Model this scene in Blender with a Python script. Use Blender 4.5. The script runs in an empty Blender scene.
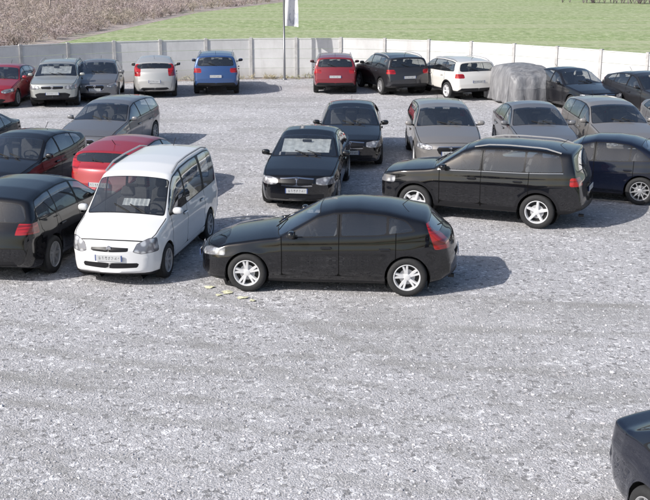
import bpy, math, random
import numpy as np
from mathutils import Vector, Matrix
random.seed(4); rng=np.random.default_rng(7)
scene=bpy.context.scene
COL=scene.collection

# ------------------------------------------------------------ node helpers
def new_mat(name):
    m=bpy.data.materials.new(name); m.use_nodes=True
    nt=m.node_tree; nt.nodes.clear()
    out=nt.nodes.new('ShaderNodeOutputMaterial')
    return m,nt,out
def N(nt,t,**kw):
    n=nt.nodes.new(t)
    for k,v in kw.items(): setattr(n,k,v)
    return n
def L(nt,a,b): nt.links.new(a,b)
def principled(nt,col=(.5,.5,.5),rough=.5,metal=0,coat=0,spec=.5):
    p=N(nt,'ShaderNodeBsdfPrincipled')
    p.inputs['Base Color'].default_value=(*col,1)
    p.inputs['Roughness'].default_value=rough
    p.inputs['Metallic'].default_value=metal
    p.inputs['Coat Weight'].default_value=coat
    p.inputs['Coat Roughness'].default_value=.03
    p.inputs['Specular IOR Level'].default_value=spec
    return p
def math_n(nt,op,a,b=None,clamp=False):
    n=N(nt,'ShaderNodeMath',operation=op); n.use_clamp=clamp
    for i,v in enumerate((a,b)):
        if v is None: continue
        if isinstance(v,(int,float)): n.inputs[i].default_value=v
        else: L(nt,v,n.inputs[i])
    return n.outputs[0]
def maprange(nt,v,a,b,c=0,d=1,smooth=False):
    n=N(nt,'ShaderNodeMapRange')
    if smooth: n.interpolation_type='SMOOTHSTEP'
    L(nt,v,n.inputs[0])
    for i,x in zip((1,2,3,4),(a,b,c,d)): n.inputs[i].default_value=x
    return n.outputs[0]
def mixcol(nt,f,a,b,mode='MIX'):
    n=N(nt,'ShaderNodeMix',data_type='RGBA',blend_type=mode)
    if isinstance(f,(int,float)): n.inputs[0].default_value=f
    else: L(nt,f,n.inputs[0])
    for i,v in ((6,a),(7,b)):
        if isinstance(v,tuple): n.inputs[i].default_value=(*v,1)
        else: L(nt,v,n.inputs[i])
    return n.outputs[2]
def mixsh(nt,f,a,b):
    n=N(nt,'ShaderNodeMixShader')
    if isinstance(f,(int,float)): n.inputs[0].default_value=f
    else: L(nt,f,n.inputs[0])
    L(nt,a,n.inputs[1]); L(nt,b,n.inputs[2]); return n.outputs[0]
def noise(nt,vec,scale,detail=3,rough=.5,dist=0):
    n=N(nt,'ShaderNodeTexNoise'); n.inputs['Scale'].default_value=scale
    n.inputs['Detail'].default_value=detail; n.inputs['Roughness'].default_value=rough
    n.inputs['Distortion'].default_value=dist
    if vec is not None: L(nt,vec,n.inputs['Vector'])
    return n.outputs['Fac']
def mapping(nt,vec,scale=(1,1,1),rot=(0,0,0),loc=(0,0,0)):
    m=N(nt,'ShaderNodeMapping'); L(nt,vec,m.inputs[0])
    m.inputs['Scale'].default_value=scale; m.inputs['Rotation'].default_value=rot; m.inputs['Location'].default_value=loc
    return m.outputs[0]
def simple_mat(name,col,rough=.6,metal=0,nscale=0,namt=.2,coat=0,spec=.5,bump=0):
    m,nt,out=new_mat(name)
    p=principled(nt,col,rough,metal,coat,spec)
    if nscale:
        tc=N(nt,'ShaderNodeTexCoord')
        f=noise(nt,tc.outputs['Object'],nscale,4,.6)
        v=maprange(nt,f,.3,.7,1-namt,1+namt)
        h=N(nt,'ShaderNodeHueSaturation'); h.inputs['Color'].default_value=(*col,1); L(nt,v,h.inputs['Value'])
        L(nt,h.outputs[0],p.inputs['Base Color'])
        if bump:
            b=N(nt,'ShaderNodeBump'); b.inputs['Distance'].default_value=bump; b.inputs['Strength'].default_value=1
            L(nt,f,b.inputs['Height']); L(nt,b.outputs[0],p.inputs['Normal'])
    L(nt,p.outputs[0],out.inputs[0])
    return m

# ------------------------------------------------------------ mesh builder
class MB:
    def __init__(s): s.v=[]; s.f=[]; s.m=[]
    def add(s,vs,fs,mi=0):
        o=len(s.v); s.v+= [tuple(map(float,p)) for p in vs]
        s.f+=[tuple(o+i for i in f) for f in fs]; s.m+=[mi]*len(fs)
    def box(s,c,d,mi=0,rot=None,taper=1.0,bev=0):
        x,y,z=[q/2 for q in d]
        if bev:
            b=min(bev,x*.9,y*.9,z*.9)
            vs=[]
            for zz,ins in ((-z,b),(-z+b,0),(z-b,0),(z,b)):
                t=taper if zz>0 else 1
                X=(x-ins)*t; Y=(y-ins)*t; c2=b*.6
                vs+=[(-X,-Y+c2,zz),(-X+c2,-Y,zz),(X-c2,-Y,zz),(X,-Y+c2,zz),(X,Y-c2,zz),(X-c2,Y,zz),(-X+c2,Y,zz),(-X,Y-c2,zz)]
            fs=[tuple(range(7,-1,-1)),tuple(range(24,32))]
            for r in range(3):
                for i in range(8):
                    j=(i+1)%8; fs.append((r*8+i,r*8+j,(r+1)*8+j,(r+1)*8+i))
        else:
            t=taper
            vs=[(-x,-y,-z),(x,-y,-z),(x,y,-z),(-x,y,-z),(-x*t,-y*t,z),(x*t,-y*t,z),(x*t,y*t,z),(-x*t,y*t,z)]
            fs=[(3,2,1,0),(4,5,6,7),(0,1,5,4),(1,2,6,5),(2,3,7,6),(3,0,4,7)]
        R=rot if rot is not None else Matrix.Identity(3)
        vs=[tuple(R@Vector(p)+Vector(c)) for p in vs]
        s.add(vs,fs,mi)
    def bar(s,p0,p1,w,h,mi=0,ext=0):
        p0=Vector(p0);p1=Vector(p1);d=p1-p0
        R=d.to_track_quat('X','Z').to_matrix(); s.box(tuple((p0+p1)/2),(d.length+ext,w,h),mi,R)
    def lathe(s,prof,n=32,axis='Y',c=(0,0,0),mi=0,a0=0,a1=2*math.pi):
        full=abs(a1-a0-2*math.pi)<1e-6; k=n if full else n+1
        vs=[]
        for i in range(k):
            a=a0+(a1-a0)*i/n
            for (h,r) in prof:
                if axis=='Y': p=(r*math.cos(a)+c[0],h+c[1],r*math.sin(a)+c[2])
                elif axis=='Z': p=(r*math.cos(a)+c[0],r*math.sin(a)+c[1],h+c[2])
                else: p=(h+c[0],r*math.cos(a)+c[1],r*math.sin(a)+c[2])
                vs.append(p)
        m=len(prof); fs=[]
        for i in range(n):
            j=(i+1)%k
            for q in range(m-1): fs.append((i*m+q,j*m+q,j*m+q+1,i*m+q+1))
        s.add(vs,fs,mi)
    def ellipsoid(s,c,r,mi=0,n=14,m=8,p=1.0,rot=None):
        vs=[];fs=[]
        R=rot if rot is not None else Matrix.Identity(3)
        sp=lambda v:math.copysign(abs(v)**p,v)
        for i in range(m+1):
            t=math.pi*i/m-math.pi/2
            for j in range(n):
                a=2*math.pi*j/n
                q=Vector((r[0]*sp(math.cos(t))*sp(math.cos(a)),r[1]*sp(math.cos(t))*sp(math.sin(a)),r[2]*sp(math.sin(t))))
                vs.append(tuple(R@q+Vector(c)))
        for i in range(m):
            for j in range(n): fs.append((i*n+j,i*n+(j+1)%n,(i+1)*n+(j+1)%n,(i+1)*n+j))
        s.add(vs,fs,mi)
    def mesh(s,name,mats,smooth=False):
        me=bpy.data.meshes.new(name); me.from_pydata(s.v,[],s.f)
        for m in mats: me.materials.append(m)
        me.polygons.foreach_set('material_index',s.m)
        if smooth: me.polygons.foreach_set('use_smooth',[True]*len(s.f))
        me.update(); return me
def obj(name,me,parent=None,loc=(0,0,0),rot=(0,0,0)):
    o=bpy.data.objects.new(name,me); COL.objects.link(o); o.location=loc; o.rotation_euler=rot
    if parent: o.parent=parent
    return o

# ------------------------------------------------------------ car paint material
def attr(nt,name):
    a=N(nt,'ShaderNodeAttribute'); a.attribute_name=name; return a.outputs['Fac']
def car_mat(name,col,metal=.3,rough=.35,tint=.75,dust=.14,spec=.5,cior=1.5):
    m,nt,out=new_mat(name)
    tc=N(nt,'ShaderNodeTexCoord')
    mask=lambda at,w=.003: maprange(nt,attr(nt,at),w,-w)
    p=principled(nt,col,rough,metal,1.0,spec)
    p.inputs['Coat IOR'].default_value=cior
    sep=N(nt,'ShaderNodeSeparateXYZ'); L(nt,tc.outputs['Object'],sep.inputs[0])
    dz=maprange(nt,sep.outputs[2],.45,.15,0.0,dust)
    dn=noise(nt,tc.outputs['Object'],5,5,.65)
    df=math_n(nt,'MULTIPLY',dz,maprange(nt,dn,.3,.7,.2,1.0),True)
    df=math_n(nt,'ADD',df,.001)
    L(nt,mixcol(nt,df,col,(.27,.25,.23)),p.inputs['Base Color'])
    # very slight waviness of pressed sheet metal, so that reflections are not perfect
    wb=N(nt,'ShaderNodeBump'); wb.inputs['Distance'].default_value=.004; wb.inputs['Strength'].default_value=.5
    L(nt,noise(nt,tc.outputs['Object'],2.2,2,.4),wb.inputs['Height']); L(nt,wb.outputs[0],p.inputs['Coat Normal'])
    blk=principled(nt,(.012,.012,.014),.4,0,0,.3)
    hd=attr(nt,'d_head')
    vor=N(nt,'ShaderNodeTexVoronoi'); vor.inputs['Scale'].default_value=9; L(nt,tc.outputs['Object'],vor.inputs[0])
    hp=principled(nt,(.6,.6,.62),.15,.3,1.0)
    hc=mixcol(nt,maprange(nt,vor.outputs['Distance'],.28,.55),(.62,.63,.65),(.22,.22,.24))
    hc=mixcol(nt,maprange(nt,hd,-.006,-.012),(.06,.06,.06),hc)
    L(nt,hc,hp.inputs['Base Color'])
    tp=principled(nt,(.45,.012,.015),.15,0,1.0)
    tdn=noise(nt,mapping(nt,tc.outputs['Object'],(3,3,26)),1,1)
    L(nt,mixcol(nt,maprange(nt,tdn,.45,.6),(.40,.010,.014),(.15,.004,.006)),tp.inputs['Base Color'])
    tr=N(nt,'ShaderNodeBsdfTransparent'); tr.inputs[0].default_value=(tint,tint*1.02,tint,1)
    di=N(nt,'ShaderNodeBsdfDiffuse'); di.inputs[0].default_value=(.14,.15,.16,1)
    ga=mixsh(nt,.05,tr.outputs[0],di.outputs[0])
    gl=N(nt,'ShaderNodeBsdfGlossy'); gl.inputs['Roughness'].default_value=.02; gl.inputs[0].default_value=(.95,.97,1,1)
    lw=N(nt,'ShaderNodeLayerWeight'); lw.inputs[0].default_value=.5
    ff=math_n(nt,'POWER',lw.outputs['Facing'],2.4)
    ff=math_n(nt,'ADD',math_n(nt,'MULTIPLY',ff,.8),.11,True)
    gs=mixsh(nt,ff,ga,gl.outputs[0])
    sm=principled(nt,(.004,.004,.004),.9,0,0,.1)
    tt=N(nt,'ShaderNodeBsdfTransparent')
    s=mixsh(nt,mask('d_black'),p.outputs[0],blk.outputs[0])
    ch=principled(nt,(.7,.7,.72),.18,1.0)
    s=mixsh(nt,mask('d_chrome'),s,ch.outputs[0])
    s=mixsh(nt,maprange(nt,attr(nt,'d_seam'),.010,.005),s,sm.outputs[0])
    s=mixsh(nt,mask('d_head'),s,hp.outputs[0])
    s=mixsh(nt,mask('d_tail'),s,tp.outputs[0])
    s=mixsh(nt,mask('d_glass'),s,gs)
    s=mixsh(nt,mask('d_cut'),s,tt.outputs[0])
    L(nt,s,out.inputs[0])
    return m

M_tyre=simple_mat('tyre_rubber',(.022,.022,.023),.8,nscale=30,namt=.25)
M_alloy=simple_mat('alloy_rim',(.75,.75,.76),.35,.3)
M_alloyd=simple_mat('alloy_rim_grey',(.45,.45,.46),.35,.45)
M_dark=simple_mat('dark_plastic',(.012,.012,.013),.6)
M_well=simple_mat('wheel_well',(.006,.006,.006),.9)
M_seat=simple_mat('seat_fabric',(.08,.08,.085),.85,nscale=20)
def plate_material():
    m,nt,out=new_mat('number_plate')
    tc=N(nt,'ShaderNodeTexCoord'); sep=N(nt,'ShaderNodeSeparateXYZ'); L(nt,tc.outputs['Object'],sep.inputs[0])
    y=sep.outputs[1]; z=sep.outputs[2]
    w=math_n(nt,'FRACT',math_n(nt,'MULTIPLY',math_n(nt,'ADD',y,1),17))
    n=noise(nt,tc.outputs['Object'],60,1)
    ch=math_n(nt,'MULTIPLY',math_n(nt,'LESS_THAN',w,.6),math_n(nt,'GREATER_THAN',n,.48))
    ch=math_n(nt,'MULTIPLY',ch,math_n(nt,'LESS_THAN',math_n(nt,'ABSOLUTE',z),.028))
    ch=math_n(nt,'MULTIPLY',ch,math_n(nt,'LESS_THAN',math_n(nt,'ABSOLUTE',y),.2))
    c=mixcol(nt,math_n(nt,'MULTIPLY',ch,.7),(.5,.51,.52),(.03,.03,.03))
    bl=math_n(nt,'GREATER_THAN',math_n(nt,'ABSOLUTE',y),.228)
    c=mixcol(nt,bl,c,(.05,.08,.22))
    p=principled(nt,(.7,.7,.7),.4); L(nt,c,p.inputs['Base Color']); L(nt,p.outputs[0],out.inputs[0]); return m
M_plate=plate_material()
M_chrome=simple_mat('chrome',(.75,.75,.77),.12,1)
M_white=simple_mat('sunshade_foil',(.7,.72,.74),.35,.2,nscale=9,namt=.25)

# ------------------------------------------------------------ wheels
def make_wheel(kind,nsp,mat):
    b=MB()
    b.lathe([(-.1,.21),(-.108,.27),(-.095,.312),(-.065,.326),(0,.329),(.065,.326),(.095,.312),(.108,.27),(.1,.224),(.088,.216)],40,mi=0)
    b.lathe([(.088,.218),(.1,.222),(.102,.213),(.09,.203),(.02,.196),(-.09,.2)],40,mi=1)
    b.lathe([(.0,.0),(.0,.197)],24,mi=2)
    b.lathe([(.03,.13),(.03,.05)],24,mi=3)
    for i in range(nsp):
        a=2*math.pi*i/nsp+math.pi/2
        offs=(-.17,.17) if kind=='y' else (0,)
        for o_ in offs:
            ca,sa=math.cos(a+o_),math.sin(a+o_)
            cb,sb=math.cos(a+o_*.25),math.sin(a+o_*.25)
            w0,w1=(.026,.020) if kind=='y' else ((.036,.027) if kind=='s' else (.017,.013))
            def P(r,c_,s_,w,h): return (r*c_-w*s_, h, r*s_+w*c_)
            vs=[P(.04,cb,sb,-w0,.03),P(.04,cb,sb,w0,.03),P(.206,ca,sa,w1,.03),P(.206,ca,sa,-w1,.03),
                P(.04,cb,sb,-w0*.7,.072),P(.04,cb,sb,w0*.7,.072),P(.206,ca,sa,w1*.7,.09),P(.206,ca,sa,-w1*.7,.09)]
            b.add(vs,[(0,1,2,3),(7,6,5,4),(0,4,5,1),(1,5,6,2),(2,6,7,3),(3,7,4,0)],1)
    b.lathe([(.03,.06),(.076,.055),(.082,.035),(.084,0)],20,mi=1)
    me=b.mesh('wheel_'+kind,[M_tyre,mat,M_dark,M_alloyd],False)
    me.polygons.foreach_set('use_smooth',[i==0 for i in b.m])
    return me
WH={'y':make_wheel('y',5,M_alloy),'s':make_wheel('s',5,M_alloy),'m':make_wheel('m',10,M_alloyd),'c':make_wheel('s',7,M_alloyd)}

# ------------------------------------------------------------ body loft
def curve(pts,x,sig=.03,Lx=4.5):
    g=np.arange(-.5,Lx+.5,.005)
    px=np.array([p[0] for p in pts]); pz=np.array([p[1] for p in pts])
    v=np.interp(g,px,pz)
    if sig>0:
        k=np.arange(-int(3*sig/.005),int(3*sig/.005)+1)*.005
        w=np.exp(-k**2/(2*sig**2)); w/=w.sum()
        v=np.convolve(np.pad(v,len(k)//2,mode='edge'),w,mode='valid')
    return np.interp(x,g,v)
def poly_sdf(px,pz,poly):
    P=np.array(poly,float); n=len(P); d=np.full(px.shape,1e9); ins=np.zeros(px.shape,bool)
    for i in range(n):
        a=P[i]; b=P[(i+1)%n]; e=b-a
        wx=px-a[0]; wz=pz-a[1]
        t=np.clip((wx*e[0]+wz*e[1])/(e@e+1e-12),0,1)
        d=np.minimum(d,np.hypot(wx-t*e[0],wz-t*e[1]))
        c=((a[1]>pz)!=(b[1]>pz))
        xi=(b[0]-a[0])*(pz-a[1])/(b[1]-a[1]+1e-12)+a[0]
        ins^= c&(px<xi)
    return np.where(ins,-d,d)
def smax(a,b,k=.03): return .5*(a+b+np.sqrt((a-b)**2+k*k))

def build_body(S,cover=False):
    Lc=S['L']
    fx=np.linspace(0,Lc,3000)
    sg=S.get('sig',.025)
    Tf=curve(S['T'],fx,sg,Lc); Zf=curve(S['z0'],fx,.03,Lc); Wf=curve(S['W'],fx,.04,Lc)
    arc=np.concatenate([[0],np.cumsum(np.abs(np.diff(fx))+.9*np.abs(np.diff(Tf))+.3*np.abs(np.diff(Zf))+.5*np.abs(np.diff(Wf)))])
    n=int(arc[-1]/.036); xs=list(np.interp(np.linspace(0,arc[-1],n),arc,fx))
    for sx in S['seams']+[S['hoodx']]:
        xs=[x for x in xs if abs(x-sx)>.017]+[sx,sx-.014,sx+.014]
    for sx in (S['xb']-.04,S['xb']+.04):
        xs=[x for x in xs if abs(x-sx)>.008]+[sx]
    xs=np.array(sorted(xs))
    T=curve(S['T'],xs,sg,Lc); Z0=curve(S['z0'],xs,.03,Lc); W=curve(S['W'],xs,.04,Lc)
    Bc=curve(S['B'],xs,.05,Lc); Bow=curve(S['bow'],xs,.12,Lc)
    crown=curve(S['crown'],xs,.1,Lc)
    k=S['k']
    sf=[0,.06,.14,.23,.33,.44,.55,.64,.72,.78,.86,.94,1]
    sy=np.interp(sf,[0,.06,.14,.33,.50,.64,.72,.78,.9,1],[.915,.94,.957,.978,.981,1.0,1.0,.984,.974,.955])
    if cover: sy=np.interp(sf,[0,.3,.7,1],[.99,1,.985,.95])
    rows=[];meta=[]
    for i,x in enumerate(xs):
        t=T[i];cr=crown[i];Tr=t-cr;B=min(Bc[i],Tr-.02);z0=min(Z0[i],B-.05);w=W[i]
        p=[(0,z0),(.3*w,z0),(.6*w,z0),(.86*w,z0)]
        zb=z0+.03
        for f,y in zip(sf,sy): p.append((w*y,zb+(B-zb)*f))
        j_belt=len(p)-1
        Wb=w*sy[-1]; ins=k*(Tr-B)+.025; Wr=Wb-ins
        for g in np.linspace(0,1,9)[1:]:
            p.append((Wb-ins*g+.035*math.sin(math.pi*g)*(Tr-B)/.45*.5,B+(Tr-B)*g))
        for r in range(1,12):
            y=Wr*(1-r/11); p.append((y,Tr+cr*(1-(y/Wr)**2.2)))
        P=np.array(p)
        for it in range(2):
            Q=P.copy(); a,b=j_belt+1,j_belt+8+3
            Q[a:b]=.5*P[a:b]+.25*(P[a-1:b-1]+P[a+1:b+1]); P=Q
        rows.append(P); meta.append((x,Wr,B,Tr,w,Bow[i]))
    nh=len(rows[0])
    seq=[]
    for s in np.linspace(0,1,9)[:-1]: seq.append((0,s))
    for i in range(len(xs)): seq.append((i,1))
    for s in np.linspace(1,0,9)[1:]: seq.append((len(xs)-1,s))
    V=[];A=[]
    for (i,s) in seq:
        P=rows[i]; x,Wr,B,Tr,w,bow=meta[i]
        half=[(P[j,0]*s,P[j,1],j) for j in range(nh)]
        ring=half+[(-y,z,j) for (y,z,j) in half[-2:0:-1]]
        for (y,z,j) in ring:
            V.append((x+bow*(y/w)**2,y,z)); A.append((x,Wr,B,Tr,j,w,s))
    V=np.array(V);A=np.array(A)
    m=2*nh-2; F=[]
    for r in range(len(seq)-1):
        for c in range(m):
            d=(c+1)%m
            F.append((r*m+c,(r+1)*m+c,(r+1)*m+d,r*m+d))
    X,Y,Z=V[:,0],V[:,1],V[:,2]; aY=np.abs(Y)
    XS,WR,BB,TR,J=A[:,0],A[:,1],A[:,2],A[:,3],A[:,4]
    one=np.full(X.shape,1.0)
    at={q:one.copy() for q in ('d_glass','d_black','d_chrome','d_head','d_tail','d_seam','d_cut')}
    if not cover:
        ws0,ws1=S['ws']; rw0,rw1=S['rw']; rwin=S.get('rw_inset',.06)
        dws=smax(smax(ws0-XS,XS-ws1),aY-(WR-.045),.03); dws=np.maximum(dws,BB-Z)
        drw=smax(smax(rw0-XS,XS-rw1,.01)*S.get('rwk',1.5),aY-(WR-rwin),.06); drw=np.maximum(drw,BB-Z)
        lean=S.get('lean',.6)
        dlo=smax(smax(BB+.022-Z,Z-(TR-.045),.02),smax(S['sx'][0]-X,X-(S['sx'][1]-lean*(Z-BB)),.02),.03)
        onside=WR-.01-aY
        dlo=np.maximum(dlo,onside)
        sg_=dlo.copy()
        pil=[(S['xb'],.042)]+[(q,.022) for q in S.get('xq',[])]
        for q,hw in pil: sg_=np.maximum(sg_,hw-np.abs(XS-q))
        for q in S.get('panel',[]): sg_=np.maximum(sg_,-np.maximum(q[0]-X,X-q[1]))
        at['d_glass']=np.minimum(np.minimum(dws,drw),sg_)
        blk=np.minimum(dlo-.02,np.minimum(dws-.018,drw-.012))
        for po in S.get('grille',[]):
            blk=np.minimum(blk,np.maximum(poly_sdf(aY,Z,po),X-.45))
        if S.get('chrome_grille',False):
            g=np.maximum(poly_sdf(aY,Z,S['grille'][0]),X-.45)
            at['d_chrome']=np.minimum(at['d_chrome'],np.abs(g-.004)-.011)
        if S.get('chrome_dlo'):
            cd=np.maximum(np.abs(Z-BB-.008)-.011,np.maximum(S['sx'][0]-.02-X,X-S['sx'][1]))
            at['d_chrome']=np.minimum(at['d_chrome'],np.maximum(cd,onside))
        for po in S.get('rblack',[]):
            blk=np.minimum(blk,np.maximum(poly_sdf(aY,Z,po),Lc-.4-X))
        if S.get('clad',0):
            blk=np.minimum(blk,Z-S['clad'])
        hw=S.get('hwrap',.5)
        at['d_head']=np.maximum(poly_sdf(aY,Z,S['head']),X-hw)
        dt=one*9
        for po,wr,sl in S['tail']:
            dt=np.minimum(dt,np.maximum(poly_sdf(aY,Z,po),(Lc-wr-sl*(Z-.8))-X))
        at['d_tail']=dt
        sd=one.copy()
        for q in S['seams']:
            sd=np.where((J>=5)&(aY>WR-.01)&(Z>.3),np.minimum(sd,np.abs(XS-q)),sd)
        sd=np.where((XS<ws0-.02)&(J>17)&(XS>S['hoodx']-.001),np.minimum(sd,np.abs(aY-WR)),sd)
        sd=np.where((J>20)&(aY<=WR+.01),np.minimum(sd,np.abs(XS-S['hoodx'])),sd)
        x0_,x1_=S['seams'][0],S['seams'][-1]
        sd=np.where((J==6)&(XS>=x0_)&(XS<=x1_),0,sd)
        at['d_seam']=sd
        dc=one*9
        fl=np.zeros(X.shape)
        for ax in S['axles']:
            h=np.hypot(X-ax,Z-S['rw_'])
            dc=np.minimum(dc,np.maximum(h-S['ra'],.42-aY))
            fl+=np.exp(-((h-S['ra'])/.07)**2)*(J>3)*(J<17)
            if S.get('archclad'): blk=np.minimum(blk,np.maximum(h-S['ra']-.06,.5-aY))
        at['d_cut']=dc; at['d_black']=blk
        V[:,1]+=np.sign(Y)*fl*.016*(aY>.5)
    else:
        nz=.03*np.sin(X*7+Z*2)+.022*np.sin(X*15-Z*1.5)+.012*np.sin(X*27+Z*3)
        low=np.clip((1.0-Z)/.8,0.05,1)
        V[:,1]+=np.sign(Y)*nz*low*1.5*(aY>.3)
        V[:,2]+=.008*np.sin(X*9+Y*5)
        V[:,0]+=.03*np.sin(Y*12)*((X<.3)|(X>Lc-.4))
    V[:,0]=Lc/2-V[:,0]
    me=bpy.data.meshes.new('car_body'); me.from_pydata(V.tolist(),[],F)
    me.polygons.foreach_set('use_smooth',[True]*len(F))
    for q,arr in at.items():
        a=me.attributes.new(q,'FLOAT','POINT'); a.data.foreach_set('value',arr.astype(np.float32))
    me.update()
    import bmesh
    bm=bmesh.new(); bm.from_mesh(me); bmesh.ops.recalc_face_normals(bm,faces=bm.faces); bm.to_mesh(me); bm.free()
    def nose_x(z):
        c=[x for x,t in zip(fx,Tf) if t>=z]; return c[0] if c else 0
    def tail_x(z):
        c=[x for x,t in zip(fx,Tf) if t>=z]; return c[-1] if c else Lc
    S['nose_x']=nose_x; S['tail_x']=tail_x; S['width']=lambda x: float(np.interp(x,xs,W))
    S['Tfun']=lambda x: float(np.interp(x,xs,T)); S['Bfun']=lambda x: float(np.interp(x,xs,Bc))
    return me

TYPES={}
TYPES['hatch']=dict(L=4.37,H=1.44,k=.46,
 T=[(0,.58),(.05,.66),(.16,.73),(.5,.845),(1.1,.955),(1.33,.99),(2.02,1.355),(2.35,1.425),(2.70,1.44),(3.2,1.405),(3.88,1.28),(4.12,1.07),(4.20,1.0),(4.30,.94),(4.345,.74),(4.37,.58)],
 z0=[(0,.28),(.12,.2),(.4,.17),(3.9,.19),(4.2,.25),(4.37,.34)],
 W=[(0,.64),(.08,.75),(.3,.85),(.75,.885),(1.5,.90),(3.4,.90),(3.9,.875),(4.2,.81),(4.37,.69)],
 B=[(0,.8),(1.2,.93),(2.0,.96),(3.0,1.0),(3.6,1.07),(4.0,1.12)],
 bow=[(0,.18),(.6,.05),(1.1,.06),(1.4,.12),(2.0,.10),(2.4,.0),(3.5,0),(3.85,-.07),(4.37,-.15)],
 crown=[(0,.02),(.3,.04),(1.2,.05),(2.0,.06),(3.8,.05),(4.37,.02)],
 ws=(1.36,2.06),rw=(3.92,4.11),xb=2.42,xq=[3.22],sx=(1.55,3.68),lean=.9,seams=[1.38,2.42,3.36],hoodx=.14,
 axles=(.90,3.55),rw_=.33,ra=.368,
 head=[(.46,.60),(.60,.57),(.95,.63),(.95,.75),(.6,.72),(.46,.67)],hwrap=.54,
 grille=[[(0,.46),(.30,.47),(.36,.60),(.33,.66),(0,.66)],[(0,.24),(.5,.25),(.62,.34),(.5,.38),(0,.38)]],
 tail=[([(.58,.80),(1.2,.80),(1.2,1.22),(.56,1.22),(.56,1.0)],.38,.36)],
 rblack=[[(0,.30),(.6,.30),(.55,.40),(0,.40)]],clad=.245,wheel='y',platez=(.5,.62),handles=[2.22,3.18],handz=.80,chrome_grille=True)
TYPES['suv']=dict(L=4.43,H=1.69,k=.31,
 T=[(0,.80),(.04,.90),(.12,.98),(.5,1.06),(1.05,1.13),(1.20,1.16),(1.80,1.56),(2.1,1.655),(2.8,1.685),(3.5,1.67),(4.14,1.61),(4.29,1.20),(4.33,1.1),(4.39,1.0),(4.42,.75),(4.43,.6)],
 z0=[(0,.40),(.12,.33),(.4,.28),(3.9,.30),(4.2,.35),(4.43,.44)],
 W=[(0,.74),(.08,.81),(.3,.875),(.75,.90),(1.5,.905),(3.7,.905),(4.1,.89),(4.28,.86),(4.43,.80)],
 B=[(0,.95),(1.15,1.09),(2.0,1.12),(3.2,1.15),(4.0,1.20)],
 bow=[(0,.13),(.6,.04),(1.0,.06),(1.3,.12),(1.9,.10),(2.3,.0),(3.6,0),(4.0,-.04),(4.43,-.09)],
 crown=[(0,.02),(.3,.04),(1.2,.05),(2.0,.06),(4.0,.05),(4.43,.02)],
 ws=(1.23,1.87),rw=(4.16,4.28),xb=2.30,xq=[3.2],sx=(1.40,4.0),lean=.35,seams=[1.32,2.30,3.30],hoodx=.11,
 axles=(.90,3.50),rw_=.36,ra=.41,
 head=[(.46,.77),(.62,.73),(.95,.75),(.95,.90),(.62,.90),(.46,.86)],hwrap=.46,
 grille=[[(0,.75),(.40,.76),(.42,.86),(0,.87)],[(0,.38),(.58,.40),(.66,.54),(.5,.61),(0,.61)]],
 tail=[([(.56,.94),(1.2,.94),(1.2,1.12),(.58,1.12)],.30,0)],
 rblack=[[(0,.38),(.8,.38),(.75,.54),(0,.54)]],clad=.42,archclad=True,wheel='s',platez=(.58,.80),handles=[2.12,3.08],handz=.97,rails=True,chrome_grille=True,chrome_dlo=True)
TYPES['sedan']=dict(L=4.58,H=1.44,k=.44,
 T=[(0,.60),(.04,.70),(.14,.77),(.5,.85),(1.1,.94),(1.38,.98),(2.05,1.34),(2.4,1.425),(2.85,1.44),(3.2,1.41),(3.5,1.33),(4.02,1.07),(4.15,1.04),(4.42,1.03),(4.52,.95),(4.57,.72),(4.58,.58)],
 z0=[(0,.28),(.12,.2),(.4,.17),(3.95,.19),(4.3,.24),(4.58,.34)],
 W=[(0,.68),(.08,.76),(.3,.83),(.75,.865),(1.5,.875),(3.6,.875),(4.1,.85),(4.4,.80),(4.58,.70)],
 B=[(0,.8),(1.25,.90),(2.0,.92),(3.0,.95),(3.8,1.0)],
 bow=[(0,.16),(.6,.04),(1.1,.06),(1.4,.12),(2.0,.10),(2.4,.0),(3.1,0),(3.5,-.06),(4.0,-.08),(4.58,-.12)],
 crown=[(0,.02),(.3,.035),(1.2,.045),(2.0,.06),(3.4,.06),(4.0,.03),(4.58,.02)],
 ws=(1.41,2.10),rw=(3.46,4.0),rwk=1.0,xb=2.45,xq=[3.25],sx=(1.6,3.72),lean=1.3,seams=[1.42,2.45,3.36],hoodx=.12,
 axles=(.92,3.50),rw_=.32,ra=.36,
 head=[(.42,.59),(.6,.56),(.95,.59),(.95,.73),(.62,.74),(.42,.71)],hwrap=.42,
 grille=[[(0,.56),(.34,.57),(.38,.70),(0,.73)],[(0,.26),(.6,.27),(.6,.38),(0,.38)]],
 tail=[([(.52,.74),(1.2,.72),(1.2,.90),(.52,.90)],.24,0)],
 rblack=[[(0,.28),(.6,.28),(.55,.36),(0,.36)]],clad=.225,wheel='m',platez=(.46,.66),handles=[2.25,3.2],handz=.78,chrome_grille=True)
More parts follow.
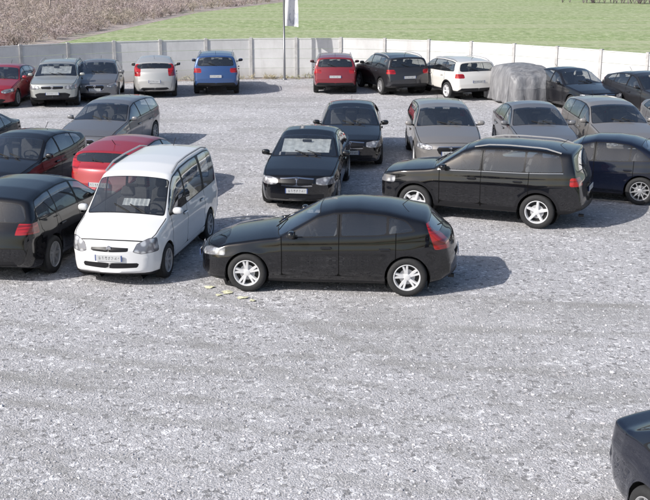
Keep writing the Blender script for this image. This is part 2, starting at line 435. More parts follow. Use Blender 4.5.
TYPES['wagon']=dict(TYPES['hatch'],L=4.50,k=.42,
 T=[(0,.60),(.05,.69),(.16,.76),(.5,.87),(1.1,.985),(1.3,1.02),(1.98,1.40),(2.4,1.475),(2.9,1.49),(3.5,1.47),(4.1,1.40),(4.33,1.05),(4.38,.98),(4.45,.9),(4.48,.7),(4.50,.56)],
 W=[(0,.66),(.08,.76),(.3,.85),(.75,.885),(1.5,.90),(3.6,.90),(4.1,.875),(4.35,.83),(4.5,.72)],
 z0=[(0,.30),(.12,.2),(.4,.17),(4.0,.19),(4.3,.25),(4.50,.34)],
 B=[(0,.8),(1.2,.95),(2.0,.97),(3.0,1.0),(4.1,1.05)],
 bow=[(0,.16),(.6,.05),(1.1,.06),(1.4,.12),(2.0,.10),(2.4,.0),(3.7,0),(4.1,-.05),(4.5,-.13)],
 crown=[(0,.02),(.3,.04),(1.2,.05),(2.0,.06),(4.1,.05),(4.5,.02)],
 ws=(1.33,2.04),rw=(4.14,4.33),sx=(1.52,4.08),lean=.6,xq=[3.3],axles=(.9,3.58),seams=[1.36,2.42,3.38],
 tail=[([(.56,.84),(1.2,.84),(1.2,1.0),(.6,1.02)],.46,-.2)],wheel='c',chrome_grille=True)
TYPES['van']=dict(L=4.32,H=1.80,k=.17,sig=.03,
 T=[(0,.62),(.04,.74),(.14,.86),(.42,.96),(.70,1.04),(.83,1.08),(1.40,1.60),(1.60,1.70),(2.1,1.78),(2.7,1.81),(3.7,1.81),(4.14,1.77),(4.22,1.68),(4.27,1.15),(4.3,.8),(4.32,.5)],
 z0=[(0,.28),(.12,.20),(.4,.18),(3.9,.22),(4.2,.27),(4.32,.34)],
 W=[(0,.64),(.08,.74),(.3,.815),(.75,.84),(1.5,.845),(3.8,.845),(4.1,.835),(4.25,.81),(4.32,.78)],
 B=[(0,.95),(.8,1.02),(2.0,1.05),(4.2,1.09)],
 bow=[(0,.18),(.5,.06),(.8,.08),(1.0,.12),(1.5,.08),(1.9,.0),(3.9,0),(4.32,-.05)],
 crown=[(0,.03),(.3,.05),(1.0,.055),(1.8,.06),(4.1,.05),(4.32,.02)],
 ws=(.87,1.46),rw=(4.20,4.272),rwk=6,rw_inset=.1,xb=2.02,xq=[],sx=(1.06,4.08),lean=.1,panel=[(3.10,3.24)],seams=[1.0,2.02,3.17],hoodx=.1,
 axles=(.80,3.51),rw_=.31,ra=.35,
 head=[(.42,.62),(.55,.58),(.9,.60),(.9,.82),(.66,.83),(.48,.75)],hwrap=.38,
 grille=[[(0,.62),(.34,.63),(.35,.69),(0,.71)],[(0,.34),(.5,.35),(.52,.43),(0,.44)]],
 tail=[([(.70,.85),(1.2,.85),(1.2,1.45),(.72,1.45)],.12,0)],
 rblack=[],clad=.25,wheel='c',platez=(.52,.75),handles=[1.86,2.95],handz=.93,rails=True)

BODY={}
def get_body(t):
    if t not in BODY: BODY[t]=build_body(TYPES[t])
    return BODY[t]

def fittings(t,S,name):
    Lc=S['L']; cx=lambda x:Lc/2-x
    res=[]
    b=MB()
    for ax in S['axles']:
        w=S['width'](ax)
        for sgn in (1,-1):
            y0,y1=.40*sgn,(w-.035)*sgn
            b.lathe([(y0,S['ra']+.012),(y1,S['ra']+.012)],28,'Y',(cx(ax),0,S['rw_']),0,-.5,math.pi+.5)
            b.lathe([(y0,0),(y0,S['ra']+.012)],28,'Y',(cx(ax),0,S['rw_']),0)
    res.append(('wheel_wells',b.mesh('wheel_wells',[M_well],True)))
    b=MB()
    fl=S['z0'][2][1]+.07
    x0=S['ws'][0]; xe=S['sx'][1]
    b.box((cx((x0+xe)/2),0,fl),(xe-x0,1.3,.04),0)
    bz=S['Bfun'](x0+.4)
    dx=S['ws'][0]+.30
    b.box((cx(dx),0,bz-.16),(.42,1.36,.26),0,bev=.06)
    def seat(x,y,w=.50):
        b.box((cx(x),y,fl+.26),(.52,w,.18),1,bev=.05)
        R=Matrix.Rotation(math.radians(-18),3,'Y')
        b.box((cx(x+.28),y,fl+.58),(.14,w*.95,.62),1,R,.85,bev=.05)
        b.box((cx(x+.40),y,fl+.98),(.09,w*.55,.19),1,R,.9,bev=.035)
    xf=S['xb']-.35
    seat(xf,.36); seat(xf,-.36)
    xr=S['xb']+.55
    for y in (-.42,0,.42): seat(xr,y,.42)
    c=Vector((cx(dx+.30),.36,bz-.02)); R=Matrix.Rotation(math.radians(-65),3,'Y')
    vs=[];fs=[]
    for i in range(20):
        a=2*math.pi*i/20
        for j in range(6):
            q=2*math.pi*j/6
            p=Vector(((.18+.016*math.cos(q))*math.cos(a),(.18+.016*math.cos(q))*math.sin(a),.016*math.sin(q)))
            vs.append(tuple(R@p+c))
    for i in range(20):
        for j in range(6): fs.append((i*6+j,((i+1)%20)*6+j,((i+1)%20)*6+(j+1)%6,i*6+(j+1)%6))
    b.add(vs,fs,0); b.box(tuple(c),(.03,.1,.1),0,R); b.box(tuple(c),(.03,.34,.03),0,R)
    b.box((cx(S['ws'][1]-.12),0,S['Tfun'](S['ws'][1])-.13),(.03,.22,.06),0,bev=.01)
    res.append(('interior',b.mesh('interior',[M_dark,M_seat],False)))
    b=MB()
    for hx in S['handles']:
        w=S['width'](hx)
        for sgn in (1,-1):
            b.box((cx(hx),sgn*(w*1.0+.012),S['handz']),(.19,.028,.03),0,bev=.01)
            b.box((cx(hx),sgn*(w*1.0-.003),S['handz']-.004),(.15,.02,.05),1,bev=.008)
    res.append(('door_handles',b.mesh('door_handles',[None,M_dark],False)))
    b=MB()
    for sgn in (1,-1):
        xw=S['ws'][0]
        b.bar((cx(xw-.02),sgn*.15+.25,S['Tfun'](xw)+.015),(cx(xw+.12),sgn*.15-.33+.25,S['Tfun'](xw+.12)+.01),.015,.015,0)
    if S.get('rails'):
        for sgn in (1,-1):
            pts=[]
            xa,xz=S['ws'][1]+.25,S['sx'][1]-.1
            for i in range(13):
                u=i/12; x=xa+(xz-xa)*u
                pts.append(Vector((cx(x),sgn*(S['railw'](x)-.035),S['Tfun'](x)-.045+.045*min(1,6*u,6*(1-u)))))
            for p,q in zip(pts[:-1],pts[1:]): b.bar(p,q,.028,.024,2,.01)
    xa=S['sx'][1]-.25
    p0=Vector((cx(xa),0,S['Tfun'](xa)-.005)); b.bar(p0,p0+Vector((-.16,0,.13)),.010,.010,0)
    b.box((cx(Lc-.10),.45,.27),(.1,.07,.05),0)
    xr0=S['rw'][0]+(S['rw'][1]-S['rw'][0])*.7
    if t!='sedan':
        b.bar((cx(S['rw'][1])-.03,0,S['Tfun'](S['rw'][1])+.01),(cx(xr0)-.02,.30,S['Tfun'](xr0)+.015),.014,.014,0)
    zb=max(q[1] for q in S['grille'][0])-.03
    b.lathe([(0,0),(.012,.03),(.012,.045),(0,.05)],14,'X',(cx(S['nose_x'](zb))-.002,0,zb),1)
    res.append(('wipers_and_trim',b.mesh('wipers_and_trim',[M_dark,M_chrome,M_alloyd],False)))
    b=MB()
    for sgn in (1,-1):
        xm=S['ws'][0]+.30; w=S['width'](xm); z=S['Bfun'](xm)+.06
        b.ellipsoid((cx(xm),sgn*(w+.075),z+.02),(.06,.095,.062),0,16,10,.75)
        b.box((cx(xm)-.01,sgn*(w-.0),z-.03),(.06,.13,.03),1)
        b.box((cx(xm)-.053,sgn*(w+.075),z+.02),(.012,.14,.09),1,bev=.005)
    me=b.mesh('mirrors',[None,M_dark],True); res.append(('mirrors',me))
    return res
def rail_fn(S):
    def f(x):
        T=S['Tfun'](x);B=S['Bfun'](x);w=S['width'](x)
        return w*.958-(S['k']*(T-.06-B)+.025)
    return f
PLATE=MB(); PLATE.box((0,0,0),(.012,.50,.105),0); PLATEM=PLATE.mesh('plate',[M_plate])
FITS={}; COLS={}; PP={}
def add_car(name,t,loc,rz,pnt,scale=(1,1,1),wheel=None,shade=False,steer=0):
    S=TYPES[t]; base=get_body(t)
    if 'railw' not in S: S['railw']=rail_fn(S)
    if t not in FITS: FITS[t]=fittings(t,S,name)
    e=bpy.data.objects.new(name,None); COL.objects.link(e); e.empty_display_size=.5
    e.location=(loc[0],loc[1],0); e.rotation_euler=(0,0,math.radians(rz)); e.scale=scale
    me=base.copy(); me.materials.clear(); me.materials.append(pnt); obj('body',me,e)
    for n,fm in FITS[t]:
        if fm.materials[0] is None:
            fm2=fm.copy(); fm2.materials[0]=pnt2(pnt) ; obj(n,fm2,e)
        else: obj(n,fm,e)
    Lc=S['L']
    wm=WH[wheel or S['wheel']]
    for ax in S['axles']:
        w=S['width'](ax)
        r=S['rw_']/.329*1.0
        for sgn in (1,-1):
            o=obj('wheel',wm,e,(Lc/2-ax,sgn*(w-.105),S['rw_']))
            o.rotation_euler=(Matrix.Rotation((0 if sgn>0 else math.pi)+(math.radians(steer) if ax<2 else 0),3,'Z')@Matrix.Rotation(random.uniform(0,1.2),3,'Y')).to_euler()
            o.scale=(r,1,r)
    zf,zr=S['platez']
    obj('front_plate',PLATEM,e,(Lc/2-S['nose_x'](zf)+.012,0,zf))
    obj('rear_plate',PLATEM,e,(Lc/2-S['tail_x'](zr)-.012,0,zr))
    if shade:
        b=MB(); x0,x1=S['ws'][0]+.16,S['ws'][1]+.02
        z0,z1=S['Tfun'](x0)-.06,S['Tfun'](x1)-.12
        n=12; vs=[];fs=[]
        for i in range(n+1):
            for j in range(5):
                y=-.56+1.12*i/n; u=j/4
                if shade=='paper' : y=-.1+.5*i/n; u=u*.3
                vs.append((Lc/2-(x0+(x1-x0)*u)-.02*(i%2),y,z0+(z1-z0)*u))
        for i in range(n):
            for j in range(4): fs.append((i*5+j,(i+1)*5+j,(i+1)*5+j+1,i*5+j+1))
        b.add(vs,fs,0); obj('sunshade',b.mesh('sunshade',[M_white]),e)
    return e
def pnt2(p):
    if p.name in PP: return PP[p.name]
    m=bpy.data.materials.new(p.name+'_trim'); m.use_nodes=True
    pr=m.node_tree.nodes['Principled BSDF']
    c=COLS[p.name]; pr.inputs['Base Color'].default_value=(*c,1); pr.inputs['Roughness'].default_value=.35
    pr.inputs['Coat Weight'].default_value=1; pr.inputs['Metallic'].default_value=.2
    PP[p.name]=m; return m
def P_(name,col,metal=.3,rough=.35,tint=.75,dust=.14,spec=.5,cior=1.5):
    m=car_mat('car_paint_'+name,col,metal,rough,tint,dust,spec,cior); COLS[m.name]=col; return m
black=P_('black',(.005,.005,.0065),.0,.3,.82,.07,.05,1.65)
black2=P_('black_metallic',(.009,.009,.012),.2,.35,.78,.08,.1,1.6)
navy=P_('navy',(.005,.007,.017),.1,.35,.7,.06,.05,1.65)
white=P_('white',(.80,.80,.80),0,.35)
silver=P_('silver',(.42,.43,.41),.5,.4)
silver2=P_('light_silver',(.55,.54,.52),.4,.4)
grey=P_('grey',(.20,.20,.21),.5,.4)
beige=P_('warm_grey',(.29,.275,.265),.5,.4)
dgrey=P_('dark_grey',(.03,.03,.035),.4,.4)
red=P_('red',(.33,.018,.03),.2,.35)
maroon=P_('maroon',(.22,.02,.03),.2,.35)
blue=P_('blue',(.035,.085,.23),.3,.35)
pwhite=P_('pearl_white',(.72,.70,.66),.1,.35)

CARS=[
 ('parked_hatchback','hatch',(.07,18.24),174.2,black,(1,1,1),'y',False),
 ('parked_van','van',(-3.26,19.8),-100,white,(.97,.95,1.0),'c','paper'),
 ('parked_wagon','wagon',(-5.37,20.14),79,black,(1,1,1.02),'c',False),
 ('parked_hatchback','hatch',(-4.35,25.3),76,red,(.98,.97,.99),'c',False),
 ('parked_hatchback','hatch',(-7.05,25.3),-103,black2,(.98,.98,.98),'m',False),
 ('parked_wagon','wagon',(-6.1,31.2),-100,grey,(1,.97,.95),'m',False),
 ('parked_sedan','sedan',(-9.5,28.3),-100,navy,(1,1,1),'m',False),
 ('parked_hatchback','hatch',(-12.0,41.3),-90,red,(.95,.95,.96),'c',False),
 ('parked_suv','suv',(-10.0,41.6),-84,silver,(.93,.96,.9),'c','full'),
 ('parked_hatchback','hatch',(-8.75,42.9),-84,grey,(.9,.94,.98),'c',False),
 ('parked_hatchback','hatch',(-6.75,44.2),97,silver2,(.92,.92,1.05),'c',False),
 ('parked_suv','suv',(-4.4,45.2),94,blue,(1,.98,.95),'m',False),
 ('parked_suv','suv',(.4,45.4),90,maroon,(.96,.95,.89),'m',False),
 ('parked_suv','suv',(2.65,45.0),107,dgrey,(1,1,.92),'m',False),
 ('parked_suv','suv',(5.0,43.6),111,pwhite,(1,1,.91),'s',False),
 ('parked_sedan','sedan',(8.95,39.9),-72,black2,(1,1,.98),'m',False),
 ('parked_hatchback','hatch',(11.3,38.2),-72,dgrey,(1,1,1),'m',False),
 ('parked_sedan','sedan',(.72,30.3),-92,black,(1,.98,1),'m',False),
 ('parked_hatchback','wagon',(3.2,29.8),-90,beige,(.98,.99,1.01),'s',False),
 ('parked_sedan','sedan',(5.75,30.2),-88,grey,(1,.98,1),'m',False),
 ('parked_hatchback','wagon',(7.9,30.4),-86,beige,(1,.97,1.0),'m',False),
 ('parked_hatchback','hatch',(10.4,31.0),-83,grey,(1,1,1),'m',False),
 ('parked_sedan','sedan',(-.38,25.6),-96,black,(1,.98,1.01),'m','full'),
 ('parked_suv','suv',(3.45,23.1),157.7,black,(1,1,.98),'s',False),
 ('parked_sedan','sedan',(6.2,25.2),158,navy,(1,1,.99),'m',False),
 ('parked_sedan','sedan',(4.2,8.45),-74,navy,(1,1,.96),'m',False),
]
for c in CARS: add_car(c[0],c[1],c[2],c[3],c[4],c[5],c[6],c[7],steer=random.uniform(-3,3))

# ------------------------------------------------------------ covered car
CV=dict(TYPES['hatch'],z0=[(0,.06),(4.4,.05)],k=.40)
CV['T']=[(0,.55),(.06,.74),(.25,.84),(1.2,1.0),(1.4,1.04),(2.0,1.38),(2.4,1.46),(3.3,1.46),(3.9,1.3),(4.2,1.1),(4.33,.9),(4.37,.6)]
CV['W']=[(0,.80),(.1,.86),(.4,.93),(4.0,.95),(4.3,.88),(4.37,.8)]
cm=build_body(CV,cover=True)
m,nt,out=new_mat('car_cover_fabric')
tc=N(nt,'ShaderNodeTexCoord')
n1=noise(nt,mapping(nt,tc.outputs['Object'],(3,2,.8)),2.5,3,.5,.6)
p=principled(nt,(.4,.4,.4),.5,.1)
L(nt,mixcol(nt,maprange(nt,n1,.35,.65),(.17,.17,.18),(.28,.28,.29)),p.inputs['Base Color'])
bp=N(nt,'ShaderNodeBump'); bp.inputs['Distance'].default_value=.03; L(nt,n1,bp.inputs['Height']); L(nt,bp.outputs[0],p.inputs['Normal'])
L(nt,p.outputs[0],out.inputs[0])
cm.materials.append(m)
cc=bpy.data.objects.new('covered_car',None); COL.objects.link(cc)
cc.location=(7.1,42.0,0); cc.rotation_euler=(0,0,math.radians(105)); cc.scale=(1,1,.97)
obj('cover',cm,cc)

# ------------------------------------------------------------ gravel lot
def grid_sheet(name,poly,z,mat):
    me=bpy.data.meshes.new(name); me.from_pydata([(x,y,z) for x,y in poly],[],[tuple(range(len(poly)))])
    me.materials.append(mat); return obj(name,me)
m,nt,out=new_mat('gravel')
tc=N(nt,'ShaderNodeTexCoord'); O=tc.outputs['Object']
wv=N(nt,'ShaderNodeTexNoise'); wv.inputs['Scale'].default_value=12; wv.inputs['Detail'].default_value=2; L(nt,O,wv.inputs['Vector'])
wm_=N(nt,'ShaderNodeVectorMath',operation='SCALE'); L(nt,wv.outputs['Color'],wm_.inputs[0]); wm_.inputs['Scale'].default_value=.09
wo=N(nt,'ShaderNodeVectorMath',operation='ADD'); L(nt,O,wo.inputs[0]); L(nt,wm_.outputs[0],wo.inputs[1]); OW=wo.outputs[0]
v1=N(nt,'ShaderNodeTexVoronoi'); v1.inputs['Scale'].default_value=40; L(nt,OW,v1.inputs[0])
v2=N(nt,'ShaderNodeTexVoronoi'); v2.inputs['Scale'].default_value=19; L(nt,OW,v2.inputs[0])
g1=N(nt,'ShaderNodeSeparateColor'); L(nt,v1.outputs['Color'],g1.inputs[0])
g2=N(nt,'ShaderNodeSeparateColor'); L(nt,v2.outputs['Color'],g2.inputs[0])
spk=noise(nt,O,55,3,.75)
base=mixcol(nt,g1.outputs[0],(.40,.39,.40),(.74,.73,.755))
base=mixcol(nt,maprange(nt,spk,.40,.62,.55,0),base,(.26,.255,.26))
base=mixcol(nt,math_n(nt,'GREATER_THAN',g2.outputs[1],.92),base,(.80,.79,.80))
base=mixcol(nt,math_n(nt,'GREATER_THAN',g2.outputs[2],.93),base,(.24,.235,.24))
mid=noise(nt,O,2.0,6,.72)
base=mixcol(nt,maprange(nt,mid,.40,.68,0,.42),base,(.33,.325,.33))
lf=noise(nt,mapping(nt,O,(.14,.5,1)),1.0,6,.62,.8)
lf2=noise(nt,O,.35,5,.6)
def arcs(cx_,cy_,radii,w):
    s=N(nt,'ShaderNodeVectorMath',operation='DISTANCE'); sx=N(nt,'ShaderNodeSeparateXYZ'); L(nt,O,sx.inputs[0])
    cb=N(nt,'ShaderNodeCombineXYZ'); L(nt,sx.outputs[0],cb.inputs[0]); L(nt,sx.outputs[1],cb.inputs[1])
    L(nt,cb.outputs[0],s.inputs[0]); s.inputs[1].default_value=(cx_,cy_,0)
    wob=math_n(nt,'ADD',s.outputs['Value'],math_n(nt,'MULTIPLY',lf2,.8))
    tot=None
    for r in radii:
        k=maprange(nt,math_n(nt,'ABSOLUTE',math_n(nt,'SUBTRACT',wob,r)),w,w*.2,0,1,True)
        tot=k if tot is None else math_n(nt,'MAXIMUM',tot,k)
    return tot
br=maprange(nt,noise(nt,O,.8,6,.7),.36,.58,0,1,True)
tr1=arcs(6,42,(25.6,27.1,28.6,29.5,30.4,31.1,32.2),.20)
tr2=arcs(-22,-6,(24.5,26.0,29.6,31.1),.2)
tr3=arcs(22,-2,(14.5,16.1,19.0,20.6),.18)
trk=math_n(nt,'MULTIPLY',math_n(nt,'MAXIMUM',math_n(nt,'MAXIMUM',tr1,tr2),tr3),br)
dk=math_n(nt,'MULTIPLY',maprange(nt,lf,.46,.66,0,1,True),.5)
dk=math_n(nt,'ADD',dk,math_n(nt,'MULTIPLY',trk,.5),True)
base=mixcol(nt,dk,base,mixcol(nt,spk,(.19,.185,.18),(.42,.41,.40)))
base=mixcol(nt,maprange(nt,lf2,.52,.75,0,.35,True),base,(.72,.71,.73))
p=principled(nt,(.4,.4,.4),.95,0,0,.2); L(nt,base,p.inputs['Base Color'])
hn=noise(nt,O,20,4,.8)
hh=math_n(nt,'ADD',math_n(nt,'MULTIPLY',v1.outputs['Distance'],-.7),math_n(nt,'MULTIPLY',hn,1.1))
bp=N(nt,'ShaderNodeBump'); bp.inputs['Strength'].default_value=.7; bp.inputs['Distance'].default_value=.02
L(nt,hh,bp.inputs['Height']); L(nt,bp.outputs[0],p.inputs['Normal'])
L(nt,p.outputs[0],out.inputs[0]); M_gravel=m
FENCE=[(-34,31),(-24,37.5),(-18,42.0),(-14,44.6),(-9,47.6),(-4,49.2),(1,49.5),(5,48.1),(8.5,45.6),(12.3,41.9),(17,36.8),(24,28),(30,20)]
grid_sheet('gravel_lot',[(-34,-25),(30,-25)]+[(x,y+.3) for x,y in FENCE[::-1]],0.0,M_gravel)

ico=[(0,0,1),(.89,0,.45),(.28,.85,.45),(-.72,.53,.45),(-.72,-.53,.45),(.28,-.85,.45),(.72,.53,-.3),(-.28,.85,-.3),(-.89,0,-.3),(-.28,-.85,-.3),(.72,-.53,-.3)]
icf=[(0,1,2),(0,2,3),(0,3,4),(0,4,5),(0,5,1),(1,6,2),(2,6,7),(2,7,3),(3,7,8),(3,8,4),(4,8,9),(4,9,5),(5,9,10),(5,10,1),(1,10,6)]
ico=np.array(ico); ns=26000
yy=9.5+(rng.random(ns)**1.5)*32; xx=(rng.random(ns)-.5)*2*(.33*yy+1.0)
sz=.008+.014*rng.random(ns)**3+ (rng.random(ns)>.997)*.022
allv=np.zeros((ns,11,3))
for i in range(ns):
    a=rng.random()*6.28; c,s=math.cos(a),math.sin(a)
    q=ico*np.array([1,.6+.4*rng.random(),.55])*(1+.25*rng.standard_normal((11,1)))*sz[i]
    allv[i,:,0]=q[:,0]*c-q[:,1]*s+xx[i]; allv[i,:,1]=q[:,0]*s+q[:,1]*c+yy[i]; allv[i,:,2]=q[:,2]+sz[i]*.12
fc=(np.array(icf)[None,:,:]+11*np.arange(ns)[:,None,None]).reshape(-1,3)
me=bpy.data.meshes.new('stones'); me.from_pydata(allv.reshape(-1,3).tolist(),[],fc.tolist())
m,nt,out=new_mat('stone')
gi=N(nt,'ShaderNodeNewGeometry'); p=principled(nt,(.4,.4,.4),.85)
L(nt,mixcol(nt,gi.outputs['Random Per Island'],(.34,.33,.34),(.70,.69,.71)),p.inputs['Base Color']); L(nt,p.outputs[0],out.inputs[0])
me.materials.append(m); obj('loose_gravel_stones',me)

b=MB()
for (x,y,s) in [(-1.62,17.45,.11),(-1.35,17.15,.10),(-1.95,17.75,.09),(-1.18,17.0,.07),(-1.75,17.3,.06)]:
    n=9; vs=[(x,y,.03)]+[(x+s*(.6+.6*random.random())*math.cos(2*math.pi*i/n),y+s*.8*(.6+.6*random.random())*math.sin(2*math.pi*i/n),.006+.02*random.random()) for i in range(n)]
    b.add(vs,[(0,1+i,1+(i+1)%n) for i in range(n)])
obj('yellow_grass_tufts',b.mesh('tufts',[simple_mat('yellow_tuft',(.62,.61,.42),.8,nscale=30,namt=.4)]))

# ------------------------------------------------------------ field and banks
m,nt,out=new_mat('green_field')
tc=N(nt,'ShaderNodeTexCoord'); O=tc.outputs['Object']
a=noise(nt,O,1.4,6,.75); r=noise(nt,mapping(nt,O,(.04,.5,1),(0,0,.12)),1.0,5,.65); c2=noise(nt,O,.05,4,.6)
fine=noise(nt,mapping(nt,O,(2.2,.8,1)),1.0,6,.85)
base=mixcol(nt,maprange(nt,a,.38,.62),(.17,.24,.09),(.33,.40,.19))
base=mixcol(nt,maprange(nt,fine,.48,.60,0,.8),base,(.50,.54,.34))
base=mixcol(nt,maprange(nt,r,.48,.60,0,.6),base,(.43,.44,.29))
base=mixcol(nt,maprange(nt,c2,.4,.7,0,.3),base,(.40,.40,.28))
p=principled(nt,(.1,.2,.05),.9,0,0,.2); L(nt,base,p.inputs['Base Color'])
L(nt,p.outputs[0],out.inputs[0])
grid_sheet('green_field_ground',[(-900,-900),(900,-900),(900,900),(-900,900)],-.012,m)
m,nt,out=new_mat('dry_grass')
tc=N(nt,'ShaderNodeTexCoord'); O=tc.outputs['Object']
a=noise(nt,O,1.6,7,.75); a2=noise(nt,O,.15,4,.6)
base=mixcol(nt,maprange(nt,a,.35,.65),(.22,.18,.16),(.55,.48,.45))
base=mixcol(nt,maprange(nt,a2,.5,.7,0,.5),base,(.27,.29,.17))
p=principled(nt,(.3,.2,.2),.95,0,0,.1); L(nt,base,p.inputs['Base Color']); L(nt,p.outputs[0],out.inputs[0])
M_dry=m
bank=[(-19,43.2),(-20,52),(-16.5,67),(-11.5,103),(-3,128),(14,190),(-260,190),(-260,44),(-40,30)]
grid_sheet('dry_grass_bank',bank,-.006,M_dry)
st=[(x,y+.3) for x,y in FENCE]; st2=[(x*.985,y-.45) for x,y in FENCE][::-1]
grid_sheet('dry_grass_verge',[(x,y) for x,y in st]+st2,.006,M_dry)

def twig_mat(name,cols):
    m,nt,out=new_mat(name); gi=N(nt,'ShaderNodeNewGeometry')
    p=principled(nt,(.3,.2,.2),.9,0,0,.1)
    tc=N(nt,'ShaderNodeTexCoord'); nn=noise(nt,tc.outputs['Object'],.22,5,.7)
    c=mixcol(nt,gi.outputs['Random Per Island'],cols[0],cols[1])
    c=mixcol(nt,maprange(nt,nn,.45,.60,0,.75),c,cols[2])
    L(nt,c,p.inputs['Base Color']); L(nt,p.outputs[0],out.inputs[0]); return m
def bush_mass(name,pts,hfun,n,cols,twigs=46,thin=1.0):
    V=[];F=[];k=0
    for _ in range(n):
        x,y=pts(); h=hfun(x,y)*random.uniform(.5,1.3); w_=h*random.uniform(.6,1.1)
        for q in range(4):
            a=random.random()*6.283; tx,ty=x+w_*.5*math.cos(a),y+w_*.5*math.sin(a); hh=h*random.uniform(.6,.95); r0=min(.03,h*.04)
            V+=[(x-r0,y,0),(x+r0,y,0),(tx,ty,hh)]; F.append((k,k+1,k+2)); k+=3
        for q in range(twigs):
            th=random.random()*6.283; ph=math.acos(random.uniform(-.2,1)); rr=random.random()**.4
            px_=x+w_*rr*math.sin(ph)*math.cos(th)*.8; py_=y+w_*rr*math.sin(ph)*math.sin(th)*.8; pz=h*.05+h*.5+h*.5*rr*math.cos(ph)
            d=Vector((random.gauss(0,1),random.gauss(0,1),random.gauss(.1,.8))).normalized()
            l=min(h*.6,random.uniform(.15,.5)); s=Vector((random.gauss(0,1),random.gauss(0,1),random.gauss(0,1))).cross(d).normalized()*random.uniform(.006,.018)*thin
            p0=Vector((px_,py_,max(.02,pz-l*.3)))
            p1=p0+d*l
            V+=[tuple(p0-s),tuple(p0+s),tuple(p1+s*.3),tuple(p1-s*.3)]; F.append((k,k+1,k+2,k+3)); k+=4
    me=bpy.data.meshes.new(name); me.from_pydata(V,[],F)
    me.materials.append(twig_mat(name+'_mat',cols))
    return obj(name,me)
def edge_x(y): return float(np.interp(y,[44,52,67,103,128,190],[-19,-20,-16.5,-11.5,-3,14]))
def brush_pt():
    while True:
        y=52+(random.random()**1.2)*88
        x=edge_x(y)-1.2-(random.random()**1.3)*(8+.33*y)
        if x>-.36*y-6: return x,y
bush_mass('dry_brush',brush_pt,lambda x,y: .6+min(1.5,max(0,edge_x(y)-x)*.10),1900,((.22,.165,.155),(.62,.53,.52),(.38,.34,.26)),60)
def hedge_pt():
    x=26+random.random()*50; return x+random.uniform(-.5,.5),122-(x-26)*.35+random.uniform(-1,1)
bush_mass('bare_hedge',hedge_pt,lambda x,y:2.0,220,((.12,.10,.11),(.32,.27,.29),(.18,.15,.15)),60,2)
def verge_pt():
    i=random.uniform(0,len(FENCE)-1.001); q=int(i); u=i-q
    return FENCE[q][0]+(FENCE[q+1][0]-FENCE[q][0])*u, FENCE[q][1]+(FENCE[q+1][1]-FENCE[q][1])*u-.22-random.random()**2*.5
bush_mass('dry_weeds',verge_pt,lambda x,y:.22,420,((.30,.26,.18),(.58,.52,.38),(.30,.32,.17)),14,.8)

M_bark=simple_mat('pale_bark',(.34,.30,.28),.9,nscale=3,namt=.35)
def bare_tree(loc,h,seed):
    R=random.Random(seed); b=MB()
    def limb(p,d,l,r,lev):
        q=p; dd=d.copy(); n=4 if lev<3 else 2
        for i in range(n):
            dd=(dd+Vector((R.gauss(0,.13),R.gauss(0,.13),R.gauss(.05,.08)))).normalized()
            e=q+dd*(l/n); r1=r*(1-.5*(i+1)/n)
            r0=r*(1-.5*i/n)
            u=dd.orthogonal().normalized(); v=dd.cross(u); k=5 if lev<2 else 3
            vs=[tuple(q+(u*math.cos(2*math.pi*j/k)+v*math.sin(2*math.pi*j/k))*r0) for j in range(k)]+[tuple(e+(u*math.cos(2*math.pi*j/k)+v*math.sin(2*math.pi*j/k))*r1) for j in range(k)]
            b.add(vs,[(j,(j+1)%k,k+(j+1)%k,k+j) for j in range(k)])
            q=e
            if lev<4 and (i>0 or lev>0):
                for _ in range(2 if lev<3 else 1):
                    nd=(dd+Vector((R.gauss(0,.6),R.gauss(0,.6),R.gauss(.15,.3)))).normalized()
                    limb(q,nd,l*R.uniform(.5,.7),r1*.6,lev+1)
    limb(Vector((0,0,-.1)),Vector((0,0,1)),h*.5,h*.018,0)
    return obj('bare_tree',b.mesh('bare_tree',[M_bark],False),None,(*loc,0))
for i,(x,y,h) in enumerate([(-24,98,6.5),(-33,108,7),(-19,112,6),(-27,84,4.5),(-40,118,7.5),(-12,124,5.5)]): bare_tree((x,y),h,i)

V=[];F=[];k=0
for i in range(7000):
    a=random.random()*6.283; R=330+random.random()*60
    clump=6+5*math.sin(a*23)+3*math.sin(a*57+1)
    z=random.random()*max(4,clump)+.5
    x,y=R*math.cos(a),R*math.sin(a); s=random.uniform(1.2,3.0)
    for _ in range(2):
        d=[Vector((random.gauss(0,1),random.gauss(0,1),random.gauss(0,1))).normalized()*s for _ in range(3)]
        V+=[(x+q.x,y+q.y,max(0,z+q.z)) for q in d]; F.append((k,k+1,k+2)); k+=3
me=bpy.data.meshes.new('dtl'); me.from_pydata(V,[],F); me.materials.append(simple_mat('distant_foliage',(.07,.07,.05),.9,nscale=.1,namt=.4))
obj('distant_tree_line',me)

# ------------------------------------------------------------ concrete panel fence
m,nt,out=new_mat('concrete_panel')
tc=N(nt,'ShaderNodeTexCoord'); O=tc.outputs['Object']
a=noise(nt,O,.8,6,.65); st_=noise(nt,mapping(nt,O,(4,4,.5)),1.2,5,.6); f=noise(nt,O,60,3,.6)
base=mixcol(nt,maprange(nt,a,.35,.65),(.64,.635,.63),(.78,.775,.77))
base=mixcol(nt,maprange(nt,st_,.52,.72,0,.35),base,(.50,.49,.47))
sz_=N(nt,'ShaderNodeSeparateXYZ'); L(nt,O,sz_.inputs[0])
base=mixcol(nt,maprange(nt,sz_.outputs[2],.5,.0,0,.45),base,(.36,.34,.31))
p=principled(nt,(.5,.5,.5),.85,0,0,.3); L(nt,base,p.inputs['Base Color'])
bp=N(nt,'ShaderNodeBump'); bp.inputs['Distance'].default_value=.006; L(nt,f,bp.inputs['Height']); L(nt,bp.outputs[0],p.inputs['Normal'])
L(nt,p.outputs[0],out.inputs[0]); M_conc=m
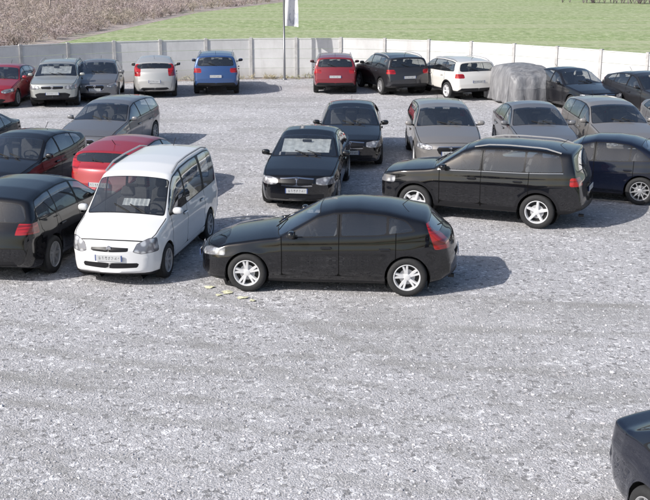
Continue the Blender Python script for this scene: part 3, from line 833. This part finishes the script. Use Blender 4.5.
M_post=simple_mat('concrete_post',(.50,.49,.48),.85,nscale=6,namt=.2)
FP=np.array(FENCE); t=np.concatenate([[0],np.cumsum(np.hypot(*np.diff(FP,axis=0).T))])
tt=np.arange(0,t[-1],.05); fxs=np.interp(tt,t,FP[:,0]); fys=np.interp(tt,t,FP[:,1])
ker=np.exp(-np.linspace(-2,2,81)**2); ker/=ker.sum()
fxs=np.convolve(np.pad(fxs,40,mode='edge'),ker,'valid'); fys=np.convolve(np.pad(fys,40,mode='edge'),ker,'valid')
b=MB(); step=40
idx=list(range(0,len(fxs),step))
for a_,c_ in zip(idx[:-1],idx[1:]):
    p0=Vector((fxs[a_],fys[a_],0)); p1=Vector((fxs[c_],fys[c_],0)); d=p1-p0; L_=d.length
    R=Matrix.Rotation(math.atan2(d.y,d.x),3,'Z'); mid=(p0+p1)/2
    dzz=random.uniform(-.012,.012)
    for q in range(4):
        z=.02+q*.42+dzz; th=.05+.003*(q%2)
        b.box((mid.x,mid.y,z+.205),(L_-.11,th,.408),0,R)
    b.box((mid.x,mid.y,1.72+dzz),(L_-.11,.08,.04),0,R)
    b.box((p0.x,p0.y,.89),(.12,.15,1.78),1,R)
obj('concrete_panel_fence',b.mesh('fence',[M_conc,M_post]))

# ------------------------------------------------------------ banner pole
e=bpy.data.objects.new('banner_flag_pole',None); COL.objects.link(e); e.location=(-1.78,48.6,0)
b=MB(); b.lathe([(0,.11),(.06,.11),(.06,.05),(3,.042),(6.6,.03),(6.62,0)],16,'Z')
b.box((0.28,0,6.5),(.6,.025,.025))
obj('pole',b.mesh('pole',[simple_mat('pole_metal',(.22,.22,.23),.4,.6)],True),e)
b=MB(); vs=[];fs=[]
for i in range(9):
    for j in range(26):
        u=i/8; w=j/25
        vs.append((.05+.52*u*(1-.12*math.sin(w*5)),.09*math.sin(u*7+w*4)*(.3+w),6.48-4.15*w-.05*u*w))
for i in range(8):
    for j in range(25): fs.append((i*26+j,(i+1)*26+j,(i+1)*26+j+1,i*26+j+1))
b.add(vs,fs)
m,nt,out=new_mat('banner_cloth'); tc=N(nt,'ShaderNodeTexCoord'); n1=noise(nt,mapping(nt,tc.outputs['Object'],(2,2,1.5)),1.5,2)
p=principled(nt,(.7,.7,.7),.8); L(nt,mixcol(nt,maprange(nt,n1,.52,.58),(.72,.72,.74),(.42,.44,.49)),p.inputs['Base Color']); L(nt,p.outputs[0],out.inputs[0])
obj('banner',b.mesh('banner',[m],True),e)

# ------------------------------------------------------------ light
sd=Vector((-.86,-.51,0)).normalized(); el=math.radians(36)
sdir=Vector((sd.x*math.cos(el),sd.y*math.cos(el),math.sin(el)))
li=bpy.data.lights.new('sun','SUN'); li.energy=5.0; li.angle=math.radians(.53); li.color=(1,.965,.92)
so=bpy.data.objects.new('sun',li); COL.objects.link(so); so.rotation_euler=(-sdir).to_track_quat('-Z','Y').to_euler(); so.location=(-20,-10,30)
w=bpy.data.worlds.new('World'); scene.world=w; w.use_nodes=True
nt=w.node_tree; bg=nt.nodes['Background']; sky=nt.nodes.new('ShaderNodeTexSky'); sky.sky_type='NISHITA'; sky.sun_disc=False
sky.sun_elevation=el; sky.sun_rotation=math.atan2(sdir.x,sdir.y); sky.air_density=1.0; sky.dust_density=2.0
nt.links.new(sky.outputs[0],bg.inputs[0]); bg.inputs[1].default_value=.13

# ------------------------------------------------------------ camera
cam=bpy.data.cameras.new('camera'); cam.lens=36*1100/650; cam.sensor_width=36; cam.clip_end=3000; cam.clip_start=.1
co=bpy.data.objects.new('camera',cam); COL.objects.link(co); co.location=(0,0,5.5)
co.rotation_euler=(math.radians(90-15.26),0,0); scene.camera=co
scene.view_settings.view_transform='Standard'; scene.view_settings.look='None'; scene.view_settings.exposure=0
